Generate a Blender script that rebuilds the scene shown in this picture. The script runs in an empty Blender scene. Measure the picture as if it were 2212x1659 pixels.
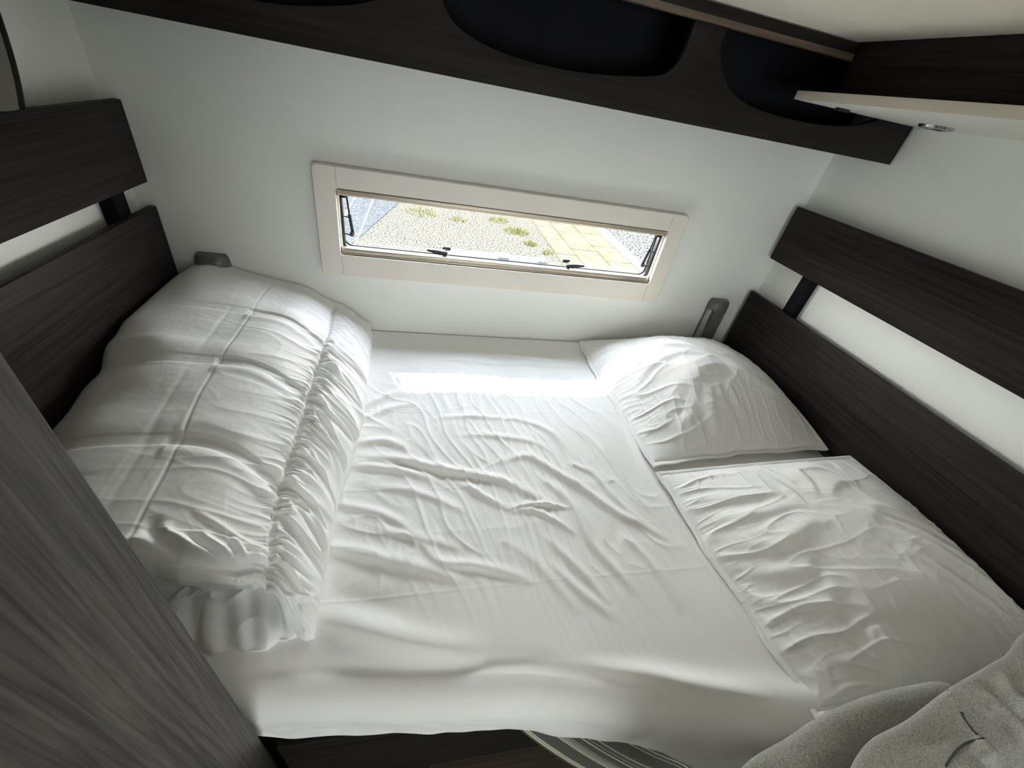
import bpy, bmesh, math
import numpy as np
from mathutils import Matrix, Vector

C = bpy.context.scene.collection
SC = bpy.context.scene

# ------------------------------------------------------------------ camera
F_PX = 887.47
cam_data = bpy.data.cameras.new('camera')
cam_data.sensor_fit = 'HORIZONTAL'
cam_data.sensor_width = 36.0
cam_data.lens = F_PX / 2212.0 * 36.0
cam_data.clip_start = 0.01
cam_data.clip_end = 200
cam = bpy.data.objects.new('camera', cam_data)
C.objects.link(cam)
right = Vector((0.97229268, -0.16812963, 0.16241728))
down = Vector((0.02844705, -0.60452298, -0.79607960))
fwd = Vector((0.23202955, 0.77864266, -0.58299048))
CAM = Vector((0.70056, -1.26, 1.53395))
cam.matrix_world = Matrix((
    (right.x, -down.x, -fwd.x, CAM.x),
    (right.y, -down.y, -fwd.y, CAM.y),
    (right.z, -down.z, -fwd.z, CAM.z),
    (0, 0, 0, 1)))
SC.camera = cam

# ------------------------------------------------------------------ light
world = bpy.data.worlds.new('sky')
SC.world = world
world.use_nodes = True
wn = world.node_tree
wn.nodes.clear()
w_out = wn.nodes.new('ShaderNodeOutputWorld')
w_bg = wn.nodes.new('ShaderNodeBackground')
w_tc = wn.nodes.new('ShaderNodeTexCoord')
w_sep = wn.nodes.new('ShaderNodeSeparateXYZ')
w_sky = wn.nodes.new('ShaderNodeValToRGB')          # bright hazy horizon, clearer zenith
w_sky.color_ramp.elements[0].position = 0.0
w_sky.color_ramp.elements[0].color = (1.0, 0.975, 0.935, 1)
w_sky.color_ramp.elements[1].position = 0.9
w_sky.color_ramp.elements[1].color = (0.60, 0.67, 0.80, 1)
wn.links.new(w_tc.outputs['Generated'], w_sep.inputs[0])
wn.links.new(w_sep.outputs['Z'], w_sky.inputs[0])
w_bg.inputs['Strength'].default_value = 15.5
wn.links.new(w_sky.outputs[0], w_bg.inputs[0])
wn.links.new(w_bg.outputs[0], w_out.inputs[0])

sun_data = bpy.data.lights.new('sun', 'SUN')
sun_data.energy = 10.0
sun_data.angle = math.radians(0.53)
sun_data.color = (1.0, 0.965, 0.90)
sun = bpy.data.objects.new('sun', sun_data)
C.objects.link(sun)
SUN_DIR = Vector((0.42, -0.85, -1.0)).normalized()
sun.rotation_euler = SUN_DIR.to_track_quat('-Z', 'Y').to_euler()
sun.location = (-1, 3, 4)


def area(name, loc, direction, sx, sy, power, col):
    d = bpy.data.lights.new(name, 'AREA')
    d.shape = 'RECTANGLE'
    d.size = sx
    d.size_y = sy
    d.energy = power
    d.color = col
    o = bpy.data.objects.new(name, d)
    C.objects.link(o)
    o.location = loc
    o.rotation_euler = Vector(direction).to_track_quat('-Z', 'Y').to_euler()
    return o


# added fill lights behind the camera
area('aisle_fill_top', (1.15, -2.0, 1.725), (0, 0, -1), 0.66, 0.56, 1.0, (0.93, 0.98, 1.0))
area('aisle_fill_rear', (1.0, -3.16, 1.15), (0, 1, 0.05), 1.3, 0.6, 10.5, (0.93, 0.98, 1.0))

SC.view_settings.view_transform = 'Standard'
SC.view_settings.look = 'None'
SC.view_settings.gamma = 1.0
SC.view_settings.use_curve_mapping = False
SC.view_settings.exposure = 0.80
try:
    SC.cycles.use_denoising = True
    SC.cycles.max_bounces = 12
    SC.cycles.diffuse_bounces = 8
    SC.cycles.transparent_max_bounces = 12
    SC.cycles.sample_clamp_indirect = 6.0
    SC.cycles.caustics_reflective = False
    SC.cycles.caustics_refractive = False
except Exception:
    pass

# ------------------------------------------------------------------ noise
def _hash(ix, iy, seed):
    h = (ix.astype(np.int64) * 374761393 + iy.astype(np.int64) * 668265263 + seed * 974634777) & 0x7fffffff
    h = ((h ^ (h >> 13)) * 1274126177) & 0x7fffffff
    h = (h ^ (h >> 16)) & 0x7fffffff
    return h


def gnoise(x, y, seed=0):
    x = np.asarray(x, float); y = np.asarray(y, float)
    x, y = np.broadcast_arrays(x, y)
    x0 = np.floor(x); y0 = np.floor(y)
    fx = x - x0; fy = y - y0
    ux = fx * fx * fx * (fx * (fx * 6 - 15) + 10)
    uy = fy * fy * fy * (fy * (fy * 6 - 15) + 10)

    def g(ix, iy, dx, dy):
        a = _hash(ix, iy, seed) / 0x7fffffff * 2 * np.pi
        return np.cos(a) * dx + np.sin(a) * dy
    n00 = g(x0, y0, fx, fy); n10 = g(x0 + 1, y0, fx - 1, fy)
    n01 = g(x0, y0 + 1, fx, fy - 1); n11 = g(x0 + 1, y0 + 1, fx - 1, fy - 1)
    return ((n00 * (1 - ux) + n10 * ux) * (1 - uy) + (n01 * (1 - ux) + n11 * ux) * uy) * 1.5


def fbm(x, y, seed=0, octv=3):
    s = 0; a = 1.0
    for k in range(octv):
        s = s + a * gnoise(x * 2 ** k, y * 2 ** k, seed + k * 17)
        a *= 0.5
    return s


def ridged(x, y, seed=0):
    """thin crease lines, 0..1"""
    n = gnoise(x, y, seed)
    return np.clip(1 - np.abs(n) * 3.2, 0, 1) ** 2


def sm(a, b, t):
    t = np.clip((t - a) / (b - a), 0, 1)
    return t * t * (3 - 2 * t)


def smooth_line(pts, n=8):
    p = np.array(pts, float)
    if len(p) < 3:
        return p
    q = np.vstack([2 * p[0] - p[1], p, 2 * p[-1] - p[-2]])
    out = []
    for i in range(1, len(q) - 2):
        for t in np.linspace(0, 1, n, endpoint=False):
            a, b, c, d = q[i - 1], q[i], q[i + 1], q[i + 2]
            out.append(0.5 * ((2 * b) + (-a + c) * t + (2 * a - 5 * b + 4 * c - d) * t * t + (-a + 3 * b - 3 * c + d) * t ** 3))
    out.append(q[-2])
    return np.array(out)


def line_field(X, Y, pts, w, taper=True, side=1.0):
    """bump along a line: 1 on the line, falling off over w; side>1 widens the +y side"""
    P = smooth_line(pts)
    best = np.full(X.shape, 1e9); T = np.zeros(X.shape); SG = np.zeros(X.shape)
    L = np.r_[0, np.cumsum(np.linalg.norm(np.diff(P, axis=0), axis=1))]
    for i in range(len(P) - 1):
        a = P[i]; b = P[i + 1]; d = b - a; l2 = d @ d + 1e-12
        t = np.clip(((X - a[0]) * d[0] + (Y - a[1]) * d[1]) / l2, 0, 1)
        ex = X - a[0] - t * d[0]; ey = Y - a[1] - t * d[1]
        dd = np.hypot(ex, ey)
        m = dd < best
        best = np.where(m, dd, best)
        T = np.where(m, (L[i] + t * (L[i + 1] - L[i])) / L[-1], T)
        SG = np.where(m, d[0] * ey - d[1] * ex, SG)
    ww = np.where(SG > 0, w * side, w)
    r = np.exp(-(best / ww) ** 2)
    if taper:
        r = r * np.clip(np.sin(np.pi * np.clip(T, 0, 1)), 0, 1) ** 0.7
    return r


# ------------------------------------------------------------------ materials
def new_mat(name):
    m = bpy.data.materials.new(name)
    m.use_nodes = True
    nt = m.node_tree
    b = nt.nodes['Principled BSDF']
    return m, nt, b


def N(nt, typ, **kw):
    n = nt.nodes.new(typ)
    for k, v in kw.items():
        if k in n.inputs:
            n.inputs[k].default_value = v
        else:
            setattr(n, k, v)
    return n


def mat_plain(name, col, rough=0.5, metal=0.0, spec=0.5):
    m, nt, b = new_mat(name)
    b.inputs['Base Color'].default_value = (*col, 1)
    b.inputs['Roughness'].default_value = rough
    b.inputs['Metallic'].default_value = metal
    b.inputs['Specular IOR Level'].default_value = spec
    return m


def mat_noisy(name, col, col2, scale, rough=0.6, bump=0.0, bscale=200, spec=0.3, dist=0.001, stretch=(1, 1, 1), ramp=(.35, .65)):
    m, nt, b = new_mat(name)
    tc = N(nt, 'ShaderNodeTexCoord'); mp = N(nt, 'ShaderNodeMapping')
    mp.inputs['Scale'].default_value = stretch
    nt.links.new(tc.outputs['Object'], mp.inputs[0])
    n = N(nt, 'ShaderNodeTexNoise', Scale=scale, Detail=5.0)
    nt.links.new(mp.outputs[0], n.inputs['Vector'])
    r = N(nt, 'ShaderNodeValToRGB')
    r.color_ramp.elements[0].color = (*col, 1); r.color_ramp.elements[0].position = ramp[0]
    r.color_ramp.elements[1].color = (*col2, 1); r.color_ramp.elements[1].position = ramp[1]
    nt.links.new(n.outputs[0], r.inputs[0]); nt.links.new(r.outputs[0], b.inputs['Base Color'])
    b.inputs['Roughness'].default_value = rough
    b.inputs['Specular IOR Level'].default_value = spec
    if bump:
        n2 = N(nt, 'ShaderNodeTexNoise', Scale=bscale, Detail=4.0)
        nt.links.new(mp.outputs[0], n2.inputs['Vector'])
        bp = N(nt, 'ShaderNodeBump', Strength=bump, Distance=dist)
        nt.links.new(n2.outputs[0], bp.inputs['Height']); nt.links.new(bp.outputs[0], b.inputs['Normal'])
    return m


def mat_wood(name, dark, light, axis='y', fine=1.0, bump=0.25, rough=0.42, spec=0.4):
    m, nt, b = new_mat(name)
    tc = N(nt, 'ShaderNodeTexCoord'); mp = N(nt, 'ShaderNodeMapping')
    k = {'x': (3, 120, 120), 'y': (120, 3, 120), 'z': (110, 110, 4)}[axis]
    mp.inputs['Scale'].default_value = tuple(v * fine for v in k)
    nt.links.new(tc.outputs['Object'], mp.inputs[0])
    n = N(nt, 'ShaderNodeTexNoise', Scale=1.0, Detail=4.0, Distortion=0.6)
    nt.links.new(mp.outputs[0], n.inputs['Vector'])
    mp2 = N(nt, 'ShaderNodeMapping')
    mp2.inputs['Scale'].default_value = tuple((v * 0.18 if v > 50 else v * 0.5) for v in k)
    nt.links.new(tc.outputs['Object'], mp2.inputs[0])
    n2 = N(nt, 'ShaderNodeTexNoise', Scale=1.0, Detail=3.0)
    nt.links.new(mp2.outputs[0], n2.inputs['Vector'])
    mx = N(nt, 'ShaderNodeMath', operation='ADD')
    mm = N(nt, 'ShaderNodeMath', operation='MULTIPLY'); mm.inputs[1].default_value = 0.45
    nt.links.new(n2.outputs[0], mm.inputs[0])
    nt.links.new(n.outputs[0], mx.inputs[0]); nt.links.new(mm.outputs[0], mx.inputs[1])
    r = N(nt, 'ShaderNodeValToRGB')
    r.color_ramp.elements[0].color = (*dark, 1); r.color_ramp.elements[0].position = 0.55
    r.color_ramp.elements[1].color = (*light, 1); r.color_ramp.elements[1].position = 0.90
    nt.links.new(mx.outputs[0], r.inputs[0]); nt.links.new(r.outputs[0], b.inputs['Base Color'])
    b.inputs['Roughness'].default_value = rough
    b.inputs['Specular IOR Level'].default_value = spec
    bp = N(nt, 'ShaderNodeBump', Strength=bump, Distance=0.0006)
    nt.links.new(mx.outputs[0], bp.inputs['Height']); nt.links.new(bp.outputs[0], b.inputs['Normal'])
    return m


def mat_cloth(name, col, weave=900, bump=0.15, crease=0.0, cscale=9.0, rough=0.85, sheen=0.0):
    m, nt, b = new_mat(name)
    b.inputs['Base Color'].default_value = (*col, 1)
    b.inputs['Roughness'].default_value = rough
    b.inputs['Specular IOR Level'].default_value = 0.18
    b.inputs['Sheen Weight'].default_value = sheen
    tc = N(nt, 'ShaderNodeTexCoord')
    n = N(nt, 'ShaderNodeTexNoise', Scale=weave, Detail=2.0)
    nt.links.new(tc.outputs['Object'], n.inputs['Vector'])
    bp = N(nt, 'ShaderNodeBump', Strength=bump, Distance=0.0005)
    nt.links.new(n.outputs[0], bp.inputs['Height'])
    last = bp
    if crease:
        n2 = N(nt, 'ShaderNodeTexNoise', Scale=cscale, Detail=5.0, Roughness=0.55, Distortion=0.8)
        nt.links.new(tc.outputs['Object'], n2.inputs['Vector'])
        bp2 = N(nt, 'ShaderNodeBump', Strength=crease, Distance=0.012)
        nt.links.new(n2.outputs[0], bp2.inputs['Height'])
        nt.links.new(bp2.outputs[0], bp.inputs['Normal'])
    nt.links.new(last.outputs[0], b.inputs['Normal'])
    return m


WALL = mat_noisy('wall_laminate', (0.82, 0.83, 0.795), (0.845, 0.855, 0.82), 3.0, rough=0.55, bump=0.05, bscale=300, spec=0.3)
CEIL = mat_noisy('ceiling_lining', (0.84, 0.79, 0.70), (0.87, 0.82, 0.73), 4.0, rough=0.8, bump=0.1, bscale=400)
TRIM = mat_noisy('window_surround_plastic', (0.76, 0.72, 0.66), (0.79, 0.745, 0.68), 6.0, rough=0.45, bump=0.04, bscale=500)
CREAM_SHADE = mat_noisy('cream_laminate_shade', (0.62, 0.58, 0.49), (0.65, 0.61, 0.52), 5.0, rough=0.45)
WOOD = mat_wood('dark_wenge_boards', (0.012, 0.0095, 0.0085), (0.030, 0.0235, 0.021), 'y', rough=0.55, spec=0.1)
WOODX = mat_wood('dark_wenge_shelf', (0.009, 0.008, 0.0065), (0.020, 0.017, 0.014), 'x', rough=0.6, spec=0.15)
WOODZ = mat_wood('dark_wenge_wardrobe', (0.018, 0.016, 0.0145), (0.085, 0.078, 0.069), 'z', fine=1.9, bump=0.9, rough=0.5, spec=0.3)
WOODT = mat_wood('brown_edge_strip', (0.10, 0.075, 0.05), (0.16, 0.125, 0.09), 'x')
INNER = mat_noisy('dark_shelf_lining', (0.006, 0.006, 0.009), (0.010, 0.010, 0.014), 8.0, rough=0.9)
SHEET = mat_cloth('white_cotton_sheet', (0.90, 0.895, 0.875), bump=0.2, crease=0.10, cscale=14)
DUVET = mat_cloth('white_duvet_cotton', (0.90, 0.90, 0.895), bump=0.15, crease=0.035, cscale=18)
PILLOWM = mat_cloth('white_pillow_cotton', (0.89, 0.89, 0.87), bump=0.15, crease=0.07, cscale=16)
BLACK = mat_plain('black_plastic', (0.012, 0.012, 0.013), 0.35)
BRKT = mat_plain('black_metal_bracket', (0.005, 0.005, 0.007), 0.7, spec=.1)
GREYP = mat_plain('grey_plastic', (0.12, 0.12, 0.115), 0.35)
ALU = mat_plain('aluminium', (0.50, 0.50, 0.48), 0.32, 1.0)
BLIND = mat_plain('champagne_blind_rail', (0.52, 0.46, 0.37), 0.35, 0.6)
CHROME = mat_plain('chrome', (0.45, 0.45, 0.45), 0.18, 1.0)
RUBBER = mat_plain('black_rubber', (0.01, 0.01, 0.01), 0.7)
FLOORM = mat_wood('brown_vinyl_floor', (0.06, 0.045, 0.034), (0.10, 0.078, 0.06), 'x')
MATTM = mat_cloth('mattress_cover', (0.6, 0.6, 0.58))


def mat_marl():
    m, nt, b = new_mat('grey_marl_jersey')
    tc = N(nt, 'ShaderNodeTexCoord'); mp = N(nt, 'ShaderNodeMapping')
    mp.inputs['Scale'].default_value = (1500, 420, 1500)
    mp.inputs['Rotation'].default_value = (0, 0, 0.5)
    nt.links.new(tc.outputs['Object'], mp.inputs[0])
    n = N(nt, 'ShaderNodeTexNoise', Scale=1.0, Detail=3.0)
    nt.links.new(mp.outputs[0], n.inputs['Vector'])
    r = N(nt, 'ShaderNodeValToRGB')
    r.color_ramp.elements[0].color = (0.19, 0.19, 0.172, 1); r.color_ramp.elements[0].position = 0.35
    r.color_ramp.elements[1].color = (0.47, 0.465, 0.425, 1); r.color_ramp.elements[1].position = 0.68
    nt.links.new(n.outputs[0], r.inputs[0]); nt.links.new(r.outputs[0], b.inputs['Base Color'])
    b.inputs['Roughness'].default_value = 0.95
    b.inputs['Specular IOR Level'].default_value = 0.1
    bp = N(nt, 'ShaderNodeBump', Strength=0.35, Distance=0.0008)
    nt.links.new(n.outputs[0], bp.inputs['Height']); nt.links.new(bp.outputs[0], b.inputs['Normal'])
    return m


MARL = mat_marl()
MARLS = mat_plain('grey_seam_thread', (0.05, 0.05, 0.045), 0.9)


def mat_glass(name, tint, refl=0.08, haze=0.0):
    m, nt, b = new_mat(name)
    nt.nodes.remove(b)
    out = nt.nodes['Material Output']
    tr = N(nt, 'ShaderNodeBsdfTransparent', Color=(*tint, 1))
    gl = N(nt, 'ShaderNodeBsdfGlossy', Roughness=0.02)
    mx = N(nt, 'ShaderNodeMixShader', Fac=refl)
    nt.links.new(tr.outputs[0], mx.inputs[1]); nt.links.new(gl.outputs[0], mx.inputs[2])
    last = mx
    if haze:
        df = N(nt, 'ShaderNodeBsdfDiffuse', Color=(0.85, 0.87, 0.88, 1))
        m2 = N(nt, 'ShaderNodeMixShader', Fac=haze)
        nt.links.new(mx.outputs[0], m2.inputs[1]); nt.links.new(df.outputs[0], m2.inputs[2])
        last = m2
    nt.links.new(last.outputs[0], out.inputs['Surface'])
    return m


GLASS = mat_glass('acrylic_pane', (0.97, 0.985, 0.98), 0.04)
TUBEM = mat_glass('milky_plastic_tube', (0.9, 0.92, 0.92), 0.10, 0.45)
COLLAR = mat_glass('smoky_plastic_collar', (0.42, 0.45, 0.50), 0.12, 0.15)

# ------------------------------------------------------------------ mesh helpers
def link_mesh(name, verts, faces, mat, parent=None, smooth=False, loc=(0, 0, 0)):
    me = bpy.data.meshes.new(name)
    me.from_pydata([tuple(v) for v in verts], [], [tuple(f) for f in faces])
    me.update()
    if mat:
        me.materials.append(mat)
    if smooth:
        me.polygons.foreach_set('use_smooth', [True] * len(me.polygons))
    o = bpy.data.objects.new(name, me)
    C.objects.link(o)
    o.location = loc
    if parent:
        o.parent = parent
    return o


class MB:
    def __init__(self):
        self.bm = bmesh.new()

    def box(self, x0, x1, y0, y1, z0, z1, bev=0.0, seg=2):
        t = bmesh.new()
        bmesh.ops.create_cube(t, size=1)
        for v in t.verts:
            v.co = Vector(((v.co.x + .5) * (x1 - x0) + x0, (v.co.y + .5) * (y1 - y0) + y0, (v.co.z + .5) * (z1 - z0) + z0))
        if bev:
            bmesh.ops.bevel(t, geom=list(t.edges), offset=bev, segments=seg, profile=0.5, affect='EDGES')
        self._merge(t)
        return self

    def _merge(self, t, M=None):
        if M is not None:
            bmesh.ops.transform(t, matrix=M, verts=t.verts)
        me = bpy.data.meshes.new('tmp'); t.to_mesh(me); t.free()
        self.bm.from_mesh(me); bpy.data.meshes.remove(me)

    def poly(self, pts, axis, a, b, bev=0.0):
        """extrude a closed 2D outline along an axis from a to b"""
        t = bmesh.new()

        def P(p, w):
            if axis == 'y': return (p[0], w, p[1])
            if axis == 'x': return (w, p[0], p[1])
            return (p[0], p[1], w)
        vs = [t.verts.new(P(p, a)) for p in pts]
        f = t.faces.new(vs)
        r = bmesh.ops.extrude_face_region(t, geom=[f])
        d = {'y': (0, b - a, 0), 'x': (b - a, 0, 0), 'z': (0, 0, b - a)}[axis]
        bmesh.ops.translate(t, vec=d, verts=[v for v in r['geom'] if isinstance(v, bmesh.types.BMVert)])
        bmesh.ops.recalc_face_normals(t, faces=t.faces)
        if bev:
            bmesh.ops.bevel(t, geom=[e for e in t.edges if len(e.link_faces) == 2 and e.calc_face_angle(0) > 0.6], offset=bev, segments=2, profile=0.5, affect='EDGES')
        self._merge(t)
        return self

    def cyl(self, p0, p1, r0, r1=None, seg=24):
        r1 = r0 if r1 is None else r1
        p0 = Vector(p0); p1 = Vector(p1)
        t = bmesh.new()
        bmesh.ops.create_cone(t, cap_ends=True, segments=seg, radius1=r0, radius2=r1, depth=(p1 - p0).length)
        M = Matrix.Translation((p0 + p1) / 2) @ (p1 - p0).to_track_quat('Z', 'Y').to_matrix().to_4x4()
        self._merge(t, M)
        return self

    def ring(self, c, r_out, r_in, h, normal=(0, 0, 1), seg=32):
        t = bmesh.new()
        prof = [(r_in, 0), (r_in, h), (r_in + (r_out - r_in) * .3, h * 1.3), (r_out - (r_out - r_in) * .2, h), (r_out, 0)]
        rings = []
        for i in range(seg):
            a = 2 * math.pi * i / seg
            rings.append([t.verts.new((p[0] * math.cos(a), p[0] * math.sin(a), p[1])) for p in prof])
        for i in range(seg):
            A = rings[i]; B = rings[(i + 1) % seg]
            for j in range(len(prof)):
                k = (j + 1) % len(prof)
                t.faces.new((A[j], B[j], B[k], A[k]))
        bmesh.ops.recalc_face_normals(t, faces=t.faces)
        self._merge(t, Matrix.Translation(Vector(c)) @ Vector(normal).to_track_quat('Z', 'Y').to_matrix().to_4x4())
        return self

    def obj(self, name, mat, parent=None, smooth=True, angle=35):
        me = bpy.data.meshes.new(name)
        self.bm.to_mesh(me); self.bm.free()
        me.materials.append(mat)
        if smooth:
            me.polygons.foreach_set('use_smooth', [True] * len(me.polygons))
            try:
                me.set_sharp_from_angle(angle=math.radians(angle))
            except Exception:
                pass
        o = bpy.data.objects.new(name, me)
        C.objects.link(o)
        if parent:
            o.parent = parent
        return o


def thing(name, label, cat, loc=(0, 0, 0), group=None):
    o = bpy.data.objects.new(name, None)
    C.objects.link(o)
    o.empty_display_size = 0.05
    o['label'] = label; o['category'] = cat
    if group:
        o['group'] = group
    return o


def tag(o, label, cat, group=None):
    o['label'] = label; o['category'] = cat
    if group:
        o['group'] = group
    return o


def struct(o, label=None):
    o['kind'] = 'structure'
    if label:
        o['label'] = label
    return o


def grid_obj(name, P, mat, parent=None, close_u=False):
    """P: (nu, nv, 3) array"""
    nu, nv = P.shape[:2]
    idx = np.arange(nu * nv).reshape(nu, nv)
    a = idx[:-1, :-1].ravel(); b = idx[1:, :-1].ravel(); c = idx[1:, 1:].ravel(); d = idx[:-1, 1:].ravel()
    F = np.stack([a, b, c, d], 1)
    if close_u:
        a = idx[-1, :-1]; b = idx[0, :-1]; c = idx[0, 1:]; d = idx[-1, 1:]
        F = np.vstack([F, np.stack([a, b, c, d], 1)])
    return arr_mesh(name, P.reshape(-1, 3), F, mat, parent)


def arr_mesh(name, V, F, mat, parent=None):
    me = bpy.data.meshes.new(name)
    me.vertices.add(len(V)); me.vertices.foreach_set('co', np.ascontiguousarray(V, dtype=np.float32).ravel())
    me.loops.add(F.size); me.loops.foreach_set('vertex_index', F.ravel().astype(np.int32))
    me.polygons.add(len(F))
    me.polygons.foreach_set('loop_start', (np.arange(len(F)) * F.shape[1]).astype(np.int32))
    me.polygons.foreach_set('loop_total', np.full(len(F), F.shape[1], dtype=np.int32))
    me.update(calc_edges=True); me.validate()
    me.polygons.foreach_set('use_smooth', [True] * len(me.polygons))
    me.materials.append(mat)
    o = bpy.data.objects.new(name, me)
    C.objects.link(o)
    if parent:
        o.parent = parent
    return o


def normals(P):
    du = np.gradient(P, axis=0); dv = np.gradient(P, axis=1)
    n = np.cross(du, dv)
    return n / (np.linalg.norm(n, axis=2, keepdims=True) + 1e-12)


def tube_obj(name, pts, r, mat, parent=None, seg=8, closed=False):
    P = smooth_line(pts, 6) if len(pts) > 2 else np.array(pts, float)
    n = len(P); T = np.gradient(P, axis=0); T /= np.linalg.norm(T, axis=1, keepdims=True) + 1e-12
    up = np.array([0, 0, 1.0]); out = []
    for i in range(n):
        u = np.cross(T[i], up)
        if np.linalg.norm(u) < 1e-3: u = np.array([1.0, 0, 0])
        u /= np.linalg.norm(u); v = np.cross(T[i], u)
        out.append([P[i] + r * (math.cos(a) * u + math.sin(a) * v) for a in np.linspace(0, 2 * math.pi, seg + 1)])
    return grid_obj(name, np.array(out), mat, parent)


# ------------------------------------------------------------------ room
W = 1.952
ZC = 1.735          # ceiling
YB = -3.2           # rear of the cabin, behind the camera
OX0, OX1, OZ0, OZ1 = 0.478, 1.487, 1.052, 1.243     # window opening in the far wall

mb = MB()
t = 0.035
mb.box(-0.06, OX0, 0, t, -0.1, ZC + .06); mb.box(OX1, W + .06, 0, t, -0.1, ZC + .06)
mb.box(OX0, OX1, 0, t, -0.1, OZ0); mb.box(OX0, OX1, 0, t, OZ1, ZC + .06)
struct(mb.obj('wall_far', WALL, smooth=False))
struct(MB().box(-0.06, 0, YB, 0, -0.1, ZC + .06).obj('wall_left', WALL, smooth=False))
struct(MB().box(W, W + .06, YB, 0, -0.1, ZC + .06).obj('wall_right', WALL, smooth=False))
mb = MB()
mb.box(-0.06, W + .06, YB - .04, YB, -0.1, ZC + .06)
struct(mb.obj('wall_back', WALL, smooth=False))
mb = MB()
mb.box(0, W, YB, 0, ZC, ZC + .04)
struct(mb.obj('ceiling', CEIL, smooth=False))
struct(MB().box(0, W, YB, 0, -.05, 0).obj('floor', FLOORM, smooth=False))

# ------------------------------------------------------------------ window
def rrect(x0, x1, z0, z1, r, n=6):
    pts = []
    for cx, cz, a0 in ((x1 - r, z1 - r, 0), (x0 + r, z1 - r, 90), (x0 + r, z0 + r, 180), (x1 - r, z0 + r, 270)):
        for k in range(n + 1):
            a = math.radians(a0 + 90 * k / n)
            pts.append((cx + r * math.cos(a), cz + r * math.sin(a)))
    return pts


def frame_mesh(name, outer, inner, y0, y1, mat, parent, bev=0.0015):
    bm = bmesh.new(); n = len(outer)
    rows = []
    for y, off in ((y1, 0), (y0 + bev, 0), (y0, 1)):
        rows.append(([bm.verts.new((p[0] + (off and bev * np.sign(cxm - p[0])), y, p[1] + (off and bev * np.sign(czm - p[1])))) for p in outer
                      for cxm, czm in ((sum(q[0] for q in outer) / n, sum(q[1] for q in outer) / n),)],
                     [bm.verts.new((p[0], y, p[1])) for p in inner]))
    for k in range(2):
        for i in range(n):
            j = (i + 1) % n
            bm.faces.new((rows[k][0][i], rows[k][0][j], rows[k + 1][0][j], rows[k + 1][0][i]))
            bm.faces.new((rows[k][1][i], rows[k + 1][1][i], rows[k + 1][1][j], rows[k][1][j]))
    for i in range(n):
        j = (i + 1) % n
        bm.faces.new((rows[2][0][i], rows[2][0][j], rows[2][1][j], rows[2][1][i]))
        bm.faces.new((rows[0][0][j], rows[0][0][i], rows[0][1][i], rows[0][1][j]))
    bmesh.ops.recalc_face_normals(bm, faces=bm.faces)
    me = bpy.data.meshes.new(name); bm.to_mesh(me); bm.free(); me.materials.append(mat)
    o = bpy.data.objects.new(name, me); C.objects.link(o); o.parent = parent
    return o


win = bpy.data.objects.new('window_1', None); C.objects.link(win); struct(win)
FO = rrect(0.428, 1.535, 0.994, 1.2925, 0.014); FI = rrect(0.4835, 1.481, 1.0575, 1.2385, 0.008)
frame_mesh('window_surround', FO, FI, -0.026, 0.0, TRIM, win, 0.003)
# fine moulded joint lines of the surround
mb = MB()
for x in (0.4875, 1.4775):
    mb.box(x - .0006, x + .0006, -0.0264, -0.0245, 1.2425, 1.290)
    mb.box(x - .0006, x + .0006, -0.0264, -0.0245, 0.997, 1.0535)
mb.obj('surround_joint', mat_plain('joint_shadow', (0.42, 0.39, 0.34), 0.7), win, smooth=False)
# roller blind rails, upper and lower
for zc, nm in ((1.2265, 'blind_rail'), (1.0675, 'blind_rail')):
    mb = MB()
    mb.box(0.4845, 1.480, -0.016, 0.004, zc - .0085, zc + .0085, 0.005, 3)
    mb.box(0.4845, 1.480, -0.018, -0.012, zc - .0035 + (.006 if zc > 1.1 else -.006), zc + .0015 + (.006 if zc > 1.1 else -.006), 0.0015)
    mb.obj(nm, BLIND, win)
# side channels of the blind
for x0, x1 in ((0.4838, 0.4885), (1.476, 1.4808)):
    MB().box(x0, x1, -0.012, 0.012, 1.076, 1.218, 0.001).obj('side_channel', TRIM, win)
# black frame and acrylic pane
frame_mesh('window_frame', rrect(0.479, 1.486, 1.053, 1.242, 0.01), rrect(0.4905, 1.4745, 1.071, 1.226, 0.020), 0.008, 0.022, BLACK, win, 0.001)
MB().poly(rrect(0.487, 1.478, 1.066, 1.232, 0.02), 'y', 0.0235, 0.0265).obj('window_pane', GLASS, win, smooth=False)
frame_mesh('pane_seal', rrect(0.4855, 1.4795, 1.0645, 1.2335, 0.021), rrect(0.4925, 1.4725, 1.073, 1.224, 0.021), 0.0228, 0.0285, RUBBER, win, 0.0005)

def stay(xs, sgn):
    """folding stay at the side of the pane"""
    o = bpy.data.objects.new('window_stay', None); C.objects.link(o); o.parent = win
    x = xs
    mb = MB()
    mb.box(min(x, x + sgn * .006), max(x, x + sgn * .006), -0.004, 0.010, 1.080, 1.220, 0.001)
    mb.box(min(x, x + sgn * .020), max(x, x + sgn * .020), -0.004, 0.010, 1.210, 1.217, 0.001)
    mb.obj('stay_rail', BLACK, o)
    mb = MB()
    mb.cyl((x + sgn * .017, 0.004, 1.213), (x + sgn * .021, 0.004, 1.165), 0.0028, seg=10)
    mb.cyl((x + sgn * .021, 0.004, 1.168), (x + sgn * .027, 0.006, 1.118), 0.0048, seg=12)
    mb.cyl((x + sgn * .027, 0.006, 1.119), (x + sgn * .023, 0.010, 1.106), 0.0062, seg=12)
    mb.cyl((x + sgn * .003, 0.004, 1.160), (x + sgn * .021, 0.004, 1.158), 0.0022, seg=8)
    mb.cyl((x + sgn * .003, 0.004, 1.112), (x + sgn * .024, 0.008, 1.108), 0.0026, seg=8)
    mb.obj('stay_arm', BLACK, o)


stay(0.4895, 1); stay(1.4755, -1)


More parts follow.
